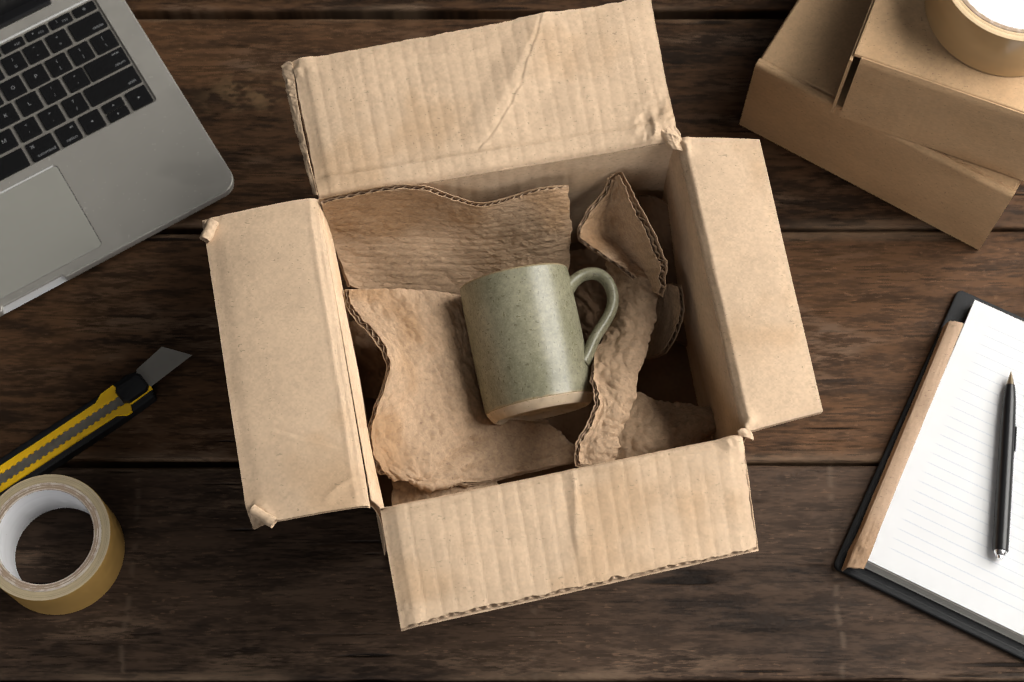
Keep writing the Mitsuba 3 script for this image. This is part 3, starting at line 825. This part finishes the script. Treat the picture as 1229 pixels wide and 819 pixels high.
# ------------------------------------------------------------------ mailer boxes
def mailer(key, TL, TR, z0, z1, depth, label, spread=0.002, slot=0.0, lip=0.0):
    TL, TR = np.array(TL), np.array(TR)
    L = np.linalg.norm((TR - TL)[:2])
    M = frame([TL[0], TL[1], 0], [TR[0] - TL[0], TR[1] - TL[1], 0])
    H = z1
    t = 0.003

    def slab(pts, z_lo, z_hi, ch=0.0009, r=0.0):
        return prism(rounded(pts, r) if r else Polygon(pts), z_lo, z_hi, ch)

    # lid with its rounded front fold
    ly = lip + 0.0024 if lip else 0.0025
    lid = slab([(0.0015, ly), (L - 0.0015, ly), (L - 0.0015, depth), (0.0015, depth)], H - t, H - (0.0006 if lip else 0.0), 0.0014, 0.001)
    add(key + '__lid', moved(lid, M), 'kraft_mailer', 40)

    def panel(x0, x1, y_top, y_bot, thick, zt, sd, bow=0.0006):
        u, v = np.meshgrid(np.linspace(0, 1, 320), np.linspace(0, 1, 34))
        prof_top = 0.0016
        y = y_top + (y_bot - y_top) * v - bow * np.sin(np.pi * v) * np.sin(np.pi * u) + 0.0005 * (n2(u * 6, v * 2, sd) - 0.5)
        y = y + prof_top * sstep(0.05, 0.0, v)
        if lip:
            k = np.clip(v / 0.12, 0, 1)
            y = np.where(v < 0.12, lip * (1 - k) - 0.0003 * k, y)
        x = x0 + (x1 - x0) * u
        y = y + 0.00008 * np.sin(2 * np.pi * x / 0.0062 + 3 * n2(u * 5, v, sd + 4)) * n2(u * 9, v * 2, sd + 2) * sstep(0, 0.12, v)
        z = zt + (z0 - zt) * v
        if lip:
            z = np.where(v < 0.12, H - 0.0022 * k ** 3, (H - 0.0022) + (z0 - H + 0.0022) * np.clip((v - 0.12) / 0.88, 0, 1))
        top = np.stack([x, y, z], -1)
        return shell(top, top + np.array([0, thick, -0.0012 if lip else 0]))

    add(key + '__front_panel', moved(panel(slot if slot else 0.0006, L - 0.0006, 0.0, -spread, t, H - 0.0010, 3), M), 'kraft_mailer', 40)
    # side panels sit a little inside, leaving the dark slot at the corner
    for s, nm in ((0, 'left'), (1, 'right')):
        x = 0.0035 if s == 0 else L - 0.0065
        yf = 0.0075
        if slot and s == 0:
            x, yf = 0.0, -0.0012
        if lip and s == 1:
            x, yf = L - 0.0032, 0.0044
        sp = slab([(x, yf), (x + (0.0022 if slot and s == 0 else t), yf), (x + (0.0022 if slot and s == 0 else t), depth - 0.002), (x, depth - 0.002)], z0, H - t - 0.0006, 0.0004)
        add(key + '__side_panel', moved(sp, M), 'kraft_mailer', 40)
        if (slot and s == 0) or (lip and s == 1):
            continue
        xo = 0.0004 if s == 0 else L - 0.0034
        ear = slab([(xo, 0.0115), (xo + 0.0029, 0.0115), (xo + 0.0029, depth - 0.004), (xo, depth - 0.004)], z0, H - t - 0.0016, 0.0004)
        add(key + '__tuck_flap', moved(ear, M), 'kraft_mailer', 40)
    bk = slab([(0, depth - 0.0015), (L, depth - 0.0015), (L, depth + 0.0015), (0, depth + 0.0015)], z0, H - t - 0.0004, 0.0004)
    add(key + '__back_panel', moved(bk, M), 'kraft_mailer', 40)
    bs = slab([(0.001, 0.004), (L - 0.001, 0.004), (L - 0.001, depth - 0.004), (0.001, depth - 0.004)], z0 + 0.0002, z0 + 0.003, 0.0004)
    add(key + '__base', moved(bs, M), 'kraft_mailer', 40)
    tag(key, label, 'mailer box', 'closed kraft mailer boxes in the stack')
    return M, L


Z1, Z2 = 0.0895, 0.167
mailer('mailer_box', P(906, 77, Z1), P(1216, 237, Z1), 0.0008, Z1, 0.19, 'larger flat kraft mailer box at the bottom of the stack', lip=0.0042)
mailer('mailer_box_001', P(1021, 67, Z2), P(1021, 67, Z2) + (P(1229, 139, Z2) - P(1021, 67, Z2)) * 1.35, Z1 + 0.0006, Z2, 0.17,
       'smaller kraft mailer box on top of the stack with tape roll on it', slot=0.0072)
C2 = P(1205, 10, Z2)
tape_roll('tape_roll_001', (C2[0], C2[1]), Z2 + 0.0004, 0.0555, 0.0490, 0.0457, 0.046, (0.42, 0.275, 0.135), (0.48, 0.345, 0.20), 2,
          'glossy brown packing tape roll standing on the upper mailer box')

disc = trimesh.creation.cylinder(0.0455, 0.0016, sections=128)
disc.apply_translation([C2[0], C2[1], Z2 + 0.0425])
add('tape_roll_001__end_card', disc, 'white_card', 30)
labels['tape_roll_001__end_card'] = {'label': 'plain white card closing the core of the roll'}

# ------------------------------------------------------------------ laptop
LK = np.array([-0.20923, 0.12197, 0.0])
LX = np.array([0.85172579, 0.52398777, 0.0])
LF = frame(LK, LX)                                # x to the right, y to the back, origin in the front right corner


def mm(*v):
    return tuple(x / 1000 for x in v)


W, D, ZD = 348, 240, 0.0170
body = rounded([mm(0, 0), mm(0, D), mm(-W, D), mm(-W, 0)], 0.0135, 10)
notch = Polygon([mm(-146.6, -1), mm(-149.6, 3.4), mm(-198, 3.4), mm(-201, -1)])
well = rect(*mm(-W + 20, 98.6), *mm(-19.6, 209.4), 0.003)
padhole = rect(*mm(-236, 9.2), *mm(-111.7, 89.6), 0.0035)
deck_outline = body.difference(notch)
deck = deck_outline.difference(well).difference(padhole)
rimring = deck_outline.difference(deck_outline.buffer(-0.0014))
inner_deck = deck_outline.buffer(-0.0009).difference(well).difference(padhole)
add('laptop__deck', moved(prism(inner_deck, ZD - 0.004, ZD), LF), 'aluminium', 30)
# chamfered rim and the side that tucks under
ring = np.array(shapely.geometry.polygon.orient(deck_outline.buffer(-0.0009)).exterior.coords)[:-1]


def loft(outline_offsets, base):
    base = shapely.geometry.polygon.orient(base)
    rows = []
    c = np.array(base.exterior.coords)[:-1]
    e = np.roll(c, -1, 0) - c
    e /= np.maximum(np.linalg.norm(e, axis=1, keepdims=True), 1e-12)
    n = np.stack([-e[:, 1], e[:, 0]], 1)
    b = n + np.roll(n, 1, 0)
    b /= np.maximum(np.linalg.norm(b, axis=1, keepdims=True), 1e-9)
    for o, z in outline_offsets:
        rows.append(np.column_stack([c + b * o, np.full(len(c), z)]))
    k = len(c)
    i = np.arange(k)
    j = (i + 1) % k
    f = []
    for r in range(len(rows) - 1):
        f += [np.stack([i + r * k, j + r * k, j + (r + 1) * k], 1), np.stack([i + r * k, j + (r + 1) * k, i + (r + 1) * k], 1)]
    return trimesh.Trimesh(np.vstack(rows), np.vstack(f), process=False)


add('laptop__edge', moved(loft([(0.0009, ZD), (0.0003, ZD - 0.0003), (0.0, ZD - 0.0010), (0.0, ZD - 0.0062), (0.0012, ZD - 0.0085), (0.006, ZD - 0.0105)], deck_outline), LF), 'aluminium', 25)
bot = prism(body.buffer(-0.006), 0.0035, ZD - 0.0100)
add('laptop__bottom_case', moved(bot, LF), 'black_plastic', 30)
for fx, fy in ((-18, 16), (-W + 18, 16), (-18, D - 18), (-W + 18, D - 18)):
    ft = trimesh.creation.cylinder(0.007, 0.0036, sections=32)
    ft.apply_translation([fx / 1000, fy / 1000, 0.0018])
    add('laptop__foot', moved(ft, LF), 'black_rubber', 30)
sx = np.linspace(-0.1470, -0.2006, 40)
ends = np.minimum(sstep(-0.1470, -0.1500, sx), sstep(-0.2006, -0.1976, sx))
sc = [np.stack([sx, 0.0004 + (0.0036 * t) * ends, ZD - 0.0003 - 0.0065 * (1 - t) ** 0.8 + 0 * sx], -1) for t in np.linspace(0, 1, 8)]
add('laptop__opening_notch', moved(trimesh.Trimesh(np.vstack(sc), grid_faces(8, 40), process=False), LF), 'lit_metal', 40)
add('laptop__keyboard_tray', moved(prism(well.buffer(0.0008), ZD - 0.005, ZD - 0.0016), LF), 'well_metal', 30)
pad = prism(rect(*mm(-235.6, 9.6), *mm(-112.1, 89.2), 0.0032), ZD - 0.004, ZD - 0.0003, 0.0003)
add('laptop__trackpad', moved(pad, LF), 'pad_metal', 30)
strip = prism(rect(*mm(-W + 20, 209.7), *mm(-19.8, 211.4)), ZD - 0.001, ZD + 0.0006, 0.0004)
add('laptop__trim', moved(strip, LF), 'lit_metal', 30)
strip = prism(rect(*mm(-235.6, 89.3), *mm(-114.5, 90.4)), ZD - 0.001, ZD + 0.0003, 0.0003)
add('laptop__trackpad_edge', moved(strip, LF), 'lit_metal', 30)
hinge = prism(rect(*mm(-W + 51, 221.5), *mm(-51, 234), 0.002), ZD - 0.001, ZD + 0.004, 0.0015)
add('laptop__hinge', moved(hinge, LF), 'black_plastic', 30)
# display standing up behind the hinge, leaning back
TL_ = LF @ trimesh.transformations.translation_matrix(mm(0, 232, 18.5)) @ trimesh.transformations.rotation_matrix(math.radians(108), [1, 0, 0])
lidp = prism(rounded([mm(-1, 0), mm(-1, 232), mm(-W + 1, 232), mm(-W + 1, 0)], 0.010, 8), -0.0045, 0.0, 0.001)
add('laptop__lid', moved(lidp, TL_), 'aluminium', 30)
bez = prism(rounded([mm(-3, 3), mm(-3, 229), mm(-W + 3, 229), mm(-W + 3, 3)], 0.008, 8), 0.0002, 0.0008, 0.0002)
add('laptop__lid__screen', moved(bez, TL_), 'black_plastic', 30)

rows = [   # (centre x from the right edge, centre y, width, height, legends)
    (30.8, 108.9, 17.2, 17.2, [('►', 0, 0, 2.6)]), (71.7, 108.9, 17.2, 17.2, [('◄', 0, 0, 2.6)]),
    (51.2, 113.3, 17.2, 8.2, [('▲', 0, 0, 2.3)]), (51.2, 104.3, 17.2, 8.2, [('▼', 0, 0, 2.3)]),
    (92.0, 108.7, 17.2, 17.2, [('alt', 4.5, 4.6, 1.9), ('option', 0.5, -5.4, 2.3)]), (114.6, 108.7, 22.0, 17.2, [('⌘', -6.5, 4.2, 2.8), ('command', 1.5, -5.2, 2.4)]),
    (177.5, 108.7, 97.5, 17.2, []),
    (43.9, 129.0, 43.6, 17.2, [('shift', 15, -4.8, 2.4)]), (76.5, 129.0, 17.2, 17.2, [('?', 0, 3.8, 2.4), ('/', 0, -3.6, 2.4)]),
    (96.8, 129.0, 17.2, 17.2, [('>', 0, 3.8, 2.4), ('.', 0, -3.6, 2.6)]), (117.1, 129.0, 17.2, 17.2, [('<', 0, 3.8, 2.4), (',', 0, -3.0, 2.6)]),
    (137.5, 129.0, 17.2, 17.2, [('M', 0, 0, 3.2)]), (157.8, 129.0, 17.2, 17.2, [('N', 0, 0, 3.2)]), (178.1, 129.0, 17.2, 17.2, [('B', 0, 0, 3.2)]), (198.4, 129.0, 17.2, 17.2, [('V', 0, 0, 3.2)]),
    (38.8, 148.9, 33.6, 17.2, [('enter', 10, 5.4, 1.9), ('return', 9.5, -4.8, 2.3)]), (65.6, 148.9, 17.2, 17.2, [('"', 0, 3.6, 2.6), ("'", 0, -3.4, 2.6)]),
    (85.9, 148.9, 17.2, 17.2, [(':', 0, 3.6, 2.6), (';', 0, -3.4, 2.6)]), (106.3, 148.9, 17.2, 17.2, [('L', 0, 0, 3.2)]), (126.7, 148.9, 17.2, 17.2, [('K', 0, 0, 3.2)]),
    (147.0, 148.9, 17.2, 17.2, [('J', 0, 0, 3.2)]), (167.3, 148.9, 17.2, 17.2, [('H', 0, 0, 3.2)]),
    (31.4, 168.4, 18.6, 17.2, [('|', 0, 3.6, 2.4), ('\\', 0, -3.6, 2.4)]), (51.6, 168.4, 17.2, 17.2, [('}', 0, 3.6, 2.4), (']', 0, -3.6, 2.4)]),
    (71.5, 168.4, 17.2, 17.2, [('{', 0, 3.6, 2.4), ('[', 0, -3.6, 2.4)]), (91.2, 168.4, 17.2, 17.2, [('P', 0, 0, 3.2)]), (111.2, 168.4, 17.2, 17.2, [('O', 0, 0, 3.2)]),
    (131.4, 168.4, 17.2, 17.2, [('I', 0, 0, 3.2)]), (151.6, 168.4, 17.2, 17.2, [('U', 0, 0, 3.2)]),
    (36.2, 188.3, 28.2, 16.6, [('delete', 7, -4.6, 2.3)]), (61.8, 188.3, 17.2, 16.6, [('+', 0, 3.6, 2.5), ('=', 0, -3.4, 2.5)]),
    (81.6, 188.3, 17.2, 16.6, [('_', 0, 4.6, 2.4), ('-', 0, -3.4, 2.5)]), (100.8, 188.3, 17.2, 16.6, [(')', 0, 3.6, 2.3), ('0', 0, -3.6, 2.5)]),
    (121.0, 188.3, 17.2, 16.6, [('(', 0, 3.6, 2.3), ('9', 0, -3.6, 2.5)]), (141.2, 188.3, 17.2, 16.6, [('*', 0, 3.6, 2.3), ('8', 0, -3.6, 2.5)]),
    (31.6, 203.9, 18.8, 8.6, [('◉', 0, 0, 2.2)]), (52.6, 203.9, 18.8, 8.6, [('F12', 3.4, -1.2, 1.9), ('▸)', -3, 1, 2.0)]), (73.6, 203.9, 18.8, 8.6, [('F11', 3.4, -1.2, 1.9), ('▸', -3, 1, 2.0)]),
    (94.6, 203.9, 18.8, 8.6, [('F10', 3.4, -1.2, 1.9)]), (115.6, 203.9, 18.8, 8.6, [('F9', 3.4, -1.2, 1.9)]),
]


def glyph(text, h):
    """Flat lettering centred on the origin; arrows and signs the font lacks are drawn."""
    s = h
    tri = {'►': [(-.45, -.5), (.5, 0), (-.45, .5)], '◄': [(.45, -.5), (.45, .5), (-.5, 0)], '▲': [(-.5, -.4), (.5, -.4), (0, .5)], '▼': [(-.5, .4), (0, -.5), (.5, .4)],
           '▸': [(-.4, -.5), (.45, 0), (-.4, .5)]}
    if text in tri:
        return prism(Polygon(np.array(tri[text]) * s * 0.8), 0, 0.00006)
    if text == '◉':
        return prism(shapely.Point(0, 0).buffer(s * 0.5).difference(shapely.Point(0, 0).buffer(s * 0.3)), 0, 0.00006)
    if text == '⌘':
        q = s * 0.28
        g = shapely.box(-q, -q, q, q).difference(shapely.box(-q * .55, -q * .55, q * .55, q * .55))
        for sx in (-1, 1):
            for sy in (-1, 1):
                c = shapely.Point(sx * q * 1.25, sy * q * 1.25)
                g = g.union(c.buffer(q * 0.62).difference(c.buffer(q * 0.28)))
        return join([prism(p, 0, 0.00006) for p in getattr(g, 'geoms', [g])])
    if text == '▸)':
        text = ')'
    m = meshkit.text_mesh(text, s, 0.00006)
    b = m.bounds
    m.apply_translation([-(b[0][0] + b[1][0]) / 2, -(b[0][1] + b[1][1]) / 2, 0])
    return m


for cx, cy, kw, kh, legs in rows:
    m = prism(rect(*mm(-kw / 2, -kh / 2), *mm(kw / 2, kh / 2), 0.0012, 3), ZD - 0.0022, ZD - 0.0002, 0.0003)
    m.apply_translation(mm(-cx, cy, 0))
    k = add('laptop__key', moved(m, LF), 'black_key', 30)
    for text, lx, ly, h in legs:
        g = glyph(text, h / 1000)
        g.apply_translation([(-cx + lx) / 1000, (cy + ly) / 1000, ZD - 0.00018])
        add(k + '__legend', moved(g, LF), 'legend_white', False)
tag('laptop', 'open silver laptop with black keyboard in the corner beside the cutter', 'laptop')


# ------------------------------------------------------------------ snap-off cutter
def zc(x, y, z):
    return P(x / 4.55, 400 + y / 4.55, z)[:2]


def cut(pts, z, z0, z1, ch=0.0006, r=0.0006):
    return prism(rounded([zc(x, y, z) for x, y in pts], r, 4), z0, z1, ch)


e_ = np.array([-0.836, 0.549])                    # along the cutter towards its end, in enlarged pixels
n_ = np.array([0.549, 0.836])                     # across, towards the lower edge
o_ = np.array([718.0, 205.0])                     # front end of the upper edge


def q(along, across):
    return tuple(o_ + e_ * along + n_ * across)


END = 1130
add('cutter__handle', cut([q(-50, 22), q(40, -2), q(150, 6), q(260, 10), q(600, 3), q(END, 0), q(END + 40, 40), q(END + 40, 150), q(END, 196), q(600, 196), q(250, 196), q(80, 192), q(-30, 186), q(-42, 150), q(-45, 100)], .010, 0.0008, 0.0100, 0.0022, 0.001), 'black_rubber', 35)


def teeth(a0, a1, base, tip, pitch=38):
    pts = []
    a = a0
    while a < a1:
        pts += [q(a, base), q(a + pitch * .45, base), q(a + pitch * .5, tip), q(a + pitch * .95, tip)]
        a += pitch
    return pts


up_y = [q(118, 36), q(128, 8), q(210, 12), q(262, 38), q(600, 40), q(END, 36), q(END, 80)] + teeth(140, END - 10, 74, 80)[::-1] + [q(125, 74)]
add('cutter__rail', cut(up_y, .0120, 0.0090, 0.0121, 0.0007, 0.0003), 'yellow_plastic', 35)
lo_y = [q(-40, 118), q(-42, 142), q(105, 150), q(118, 186), q(155, 186), q(205, 158), q(600, 158), q(END, 158), q(END, 130)] + teeth(140, END - 10, 129, 122)[::-1] + [q(90, 122)]
add('cutter__rail_001', cut(lo_y, .0120, 0.0090, 0.0118, 0.0007, 0.0003), 'yellow_plastic', 35)
add('cutter__channel', cut([q(-30, 70), q(END, 70), q(END, 138), q(-30, 138)], .0108, 0.0088, 0.0108, 0.0002, 0.0003), 'channel_metal', 35)
bl = [(745, 200), (884, 74), (1050, 120), (815, 300), (745, 330)]
kb = add('cutter__blade', cut(bl, .0112, 0.01095, 0.0116, 0.0002, 0.00005), 'blade_steel', 30)
for a in (-40, -135):                            # the snap lines of the blade
    g = Polygon([zc(*q(a, 18), .0116), zc(*q(a - 3, 18), .0116), zc(*q(a - 40, 132), .0116), zc(*q(a - 37, 132), .0116)]).buffer(0)
    if a == -40:
        add(kb + '__score_line', prism(g, 0.01155, 0.01166), 'channel_metal', False)
mk = meshkit.text_mesh('A-18', 0.0028, 0.00005)
mk.apply_translation([-mk.bounds[1][0] / 2, -0.0014, 0])
ctr = zc(865, 168, .0118)
ex = np.array(zc(*q(-100, 0), .0118)) - np.array(zc(*q(0, 0), .0118))
sl = cut([q(-30, 34), q(-8, 12), q(118, 18), q(140, 45), q(132, 112), q(104, 132), q(-14, 128), q(-36, 108)], .0165, 0.0110, 0.0165, 0.0022, 0.0014)
ks = add('cutter__slider', sl, 'black_plastic', 35)
for a in range(250, END, 26):                    # the finger grooves of the lower grip
    g = cut([q(a, 172), q(a + 12, 172), q(a + 12, 197), q(a, 197)], .0095, 0.0040, 0.0098, 0.0006, 0.0003)
    if a < 760:
        add('cutter__grip_rib', g, 'black_rubber', 35)
tag('cutter', 'yellow and black snap off utility cutter with blade out, near the laptop', 'utility knife')

# ------------------------------------------------------------------ notebook and pen
NB = frame(P(998, 682, 0), [0.8896, -0.4567, 0])
NBI = np.linalg.inv(NB)


def nl(px, py, z):
    v = NBI @ np.append(P(px, py, z), 1)
    return v[:2]


NH = 0.2415
cov = rounded([(0, 0), (0.24, 0), (0.24, NH), (0, NH)], 0.0045, 6)
add('notebook__cover', moved(prism(cov, 0.0006, 0.0040, 0.0011), NB), 'black_leather', 35)
seam = prism(rounded([(0.004, 0.0042), (0.232, 0.0042), (0.232, 0.0048), (0.004, 0.0048)], 0.0001), 0.0038, 0.00425)
add('notebook__cover__stitching', moved(seam, NB), 'black_plastic', False)
ZP = 0.0150
pTL, pBL = nl(1170, 360, ZP), nl(1038, 671, ZP)
lines_o = NB[:3, 3]
ny_, nx_ = NB[:3, 1], NB[:3, 0]


def page_col(p, n, uv):
    ly = (p.x - lines_o[0]) * ny_[0] + (p.y - lines_o[1]) * ny_[1]
    lx = (p.x - lines_o[0]) * nx_[0] + (p.y - lines_o[1]) * nx_[1]
    pit = 0.0079
    k = ly / pit
    d = dr.abs(k - dr.floor(k) - 0.5) * pit
    ink = smoothstep(0.00050, 0.00016, d) * smoothstep(float(pBL[0]) + 0.010, float(pBL[0]) + 0.016, lx) * dr.select((ly > 0.022) & (ly < 0.222), 1.0, 0.0)
    base = mi.Color3f(0.59, 0.593, 0.595) * (0.985 + 0.03 * fbm(p.x * 40, p.y * 40, 0.0, 2))
    return base * (1 - 0.6 * ink) + mi.Color3f(0.40, 0.44, 0.50) * (0.6 * ink)


scene['ruled_paper'] = two({'type': 'diffuse', 'reflectance': mikit.proc(page_col)})
rngp = np.random.default_rng(5)
for i in range(9):                                # the page block: visible layers of sheets
    z0_, z1_ = 0.0041 + i * 0.00118, 0.0041 + i * 0.00118 + 0.00098
    j = rngp.uniform(-0.0006, 0.0006, 3)
    b = Polygon([(pBL[0] + 0.0004 + (8 - i) * 0.00012, pBL[1] - 0.0002 + j[0] - (8 - i) * 0.00034), (0.232, pBL[1] - 0.0002 + j[0] - (8 - i) * 0.00034), (0.232, pTL[1] + j[1]), (pTL[0] + 0.0004, pTL[1] + j[1])])
    add('notebook__page_layer', moved(prism(b, z0_, z1_, 0.0002), NB), 'page_edge', 30)
tp = Polygon([(pBL[0], pBL[1]), (0.2325, pBL[1]), (0.2325, pTL[1]), (pTL[0], pTL[1])])
add('notebook__page', moved(prism(tp, 0.0146, ZP), NB), 'ruled_paper', False)
# folded kraft strip over the spine side
s_tl, s_tr, s_bl, s_br = P(1137, 385, .015), P(1157, 388, .0165), P(1013, 682, .015), P(1036, 684, .0165)


def strip_S(u, v):
    u, v = np.asarray(u)[..., None], np.asarray(v)[..., None]
    x = (1 - v) * ((1 - u) * s_tl + u * s_tr) + v * ((1 - u) * s_bl + u * s_br)
    edge = np.array([[1134., 384], [1010, 681]])
    h = 0.0016 * np.sin(np.pi * np.clip(u, 0, 1)) ** 0.8 - 0.011 * np.clip(0.10 - u, 0, 1) / 0.10 - 0.0008 * np.clip(u - 0.9, 0, 1) / 0.1
    return x + np.array([0, 0, 1.0]) * h


def strip_d(u, v, s, t, Lu, Lv):
    return 0.0010 * (n2(s / 0.012, t / 0.05, 5, 3) - 0.5) + crush(s, t, (0.5 * Lu, 0.93 * Lv), 0.014, 0.0022, 61) + 0.0004 * (ridged(s / 0.004, t / 0.02, 6) - 0.5)


liners, _ = card(strip_S, 0.0008, 0.0011, strip_d, (0.0006, 0.0006, 0.002, 0.002), 400, flute='v', liner=0.0004)
k = add('notebook__spine_strip', liners, 'kraft_strip', 40)
labels[k] = {'label': 'brown folded kraft strip along the spine side of the pages'}
tag('notebook', 'open lined notebook with black leather cover and kraft strip, under the black pen', 'notebook')

ZPEN = ZP + 0.0056
pA, pB = P(1213.5, 446, ZPEN - 0.001), P(1200, 671.5, ZPEN)
PL = np.linalg.norm(pB - pA)
PF = frame(pA, pA - pB)                           # x points out of the tip
PF = PF @ trimesh.transformations.rotation_matrix(math.pi / 2, [0, 1, 0])     # z out of the tip... local z runs along x


def pen_part(prof):
    return moved(lathe(np.array([(r, -s) for s, r in prof]), 48), PF)


add('pen__barrel', pen_part([(0.0108, 0.0030), (0.0112, 0.0034), (0.022, 0.0047), (0.045, 0.0054), (0.100, 0.0056), (PL - 0.0066, 0.0055), (PL - 0.0058, 0.0050), (PL - 0.0056, 0.0001)]), 'pen_black', 40)
add('pen__tip', pen_part([(0.0, 0.0001), (0.0004, 0.0005), (0.0028, 0.0007), (0.003, 0.0010), (0.0108, 0.0030), (0.0110, 0.0001)]), 'brass', 40)
add('pen__cap_end', pen_part([(PL - 0.0058, 0.0046), (PL - 0.0050, 0.0047), (PL - 0.0024, 0.0036), (PL - 0.0022, 0.0024), (PL - 0.0004, 0.0022), (PL, 0.0016), (PL, 0.0001)]), 'chrome', 40)
cl = prism(rect(-0.062, -0.0011, -0.043, 0.0011, 0.0008), 0.0054, 0.0064, 0.0003)
PX = frame(pA, pA - pB, (0.93, 0.05, 0.30))
add('pen__clip', moved(cl, PX), 'pen_black', 40)
tag('pen', 'black ballpoint pen with metal tip lying on the lined page', 'pen')
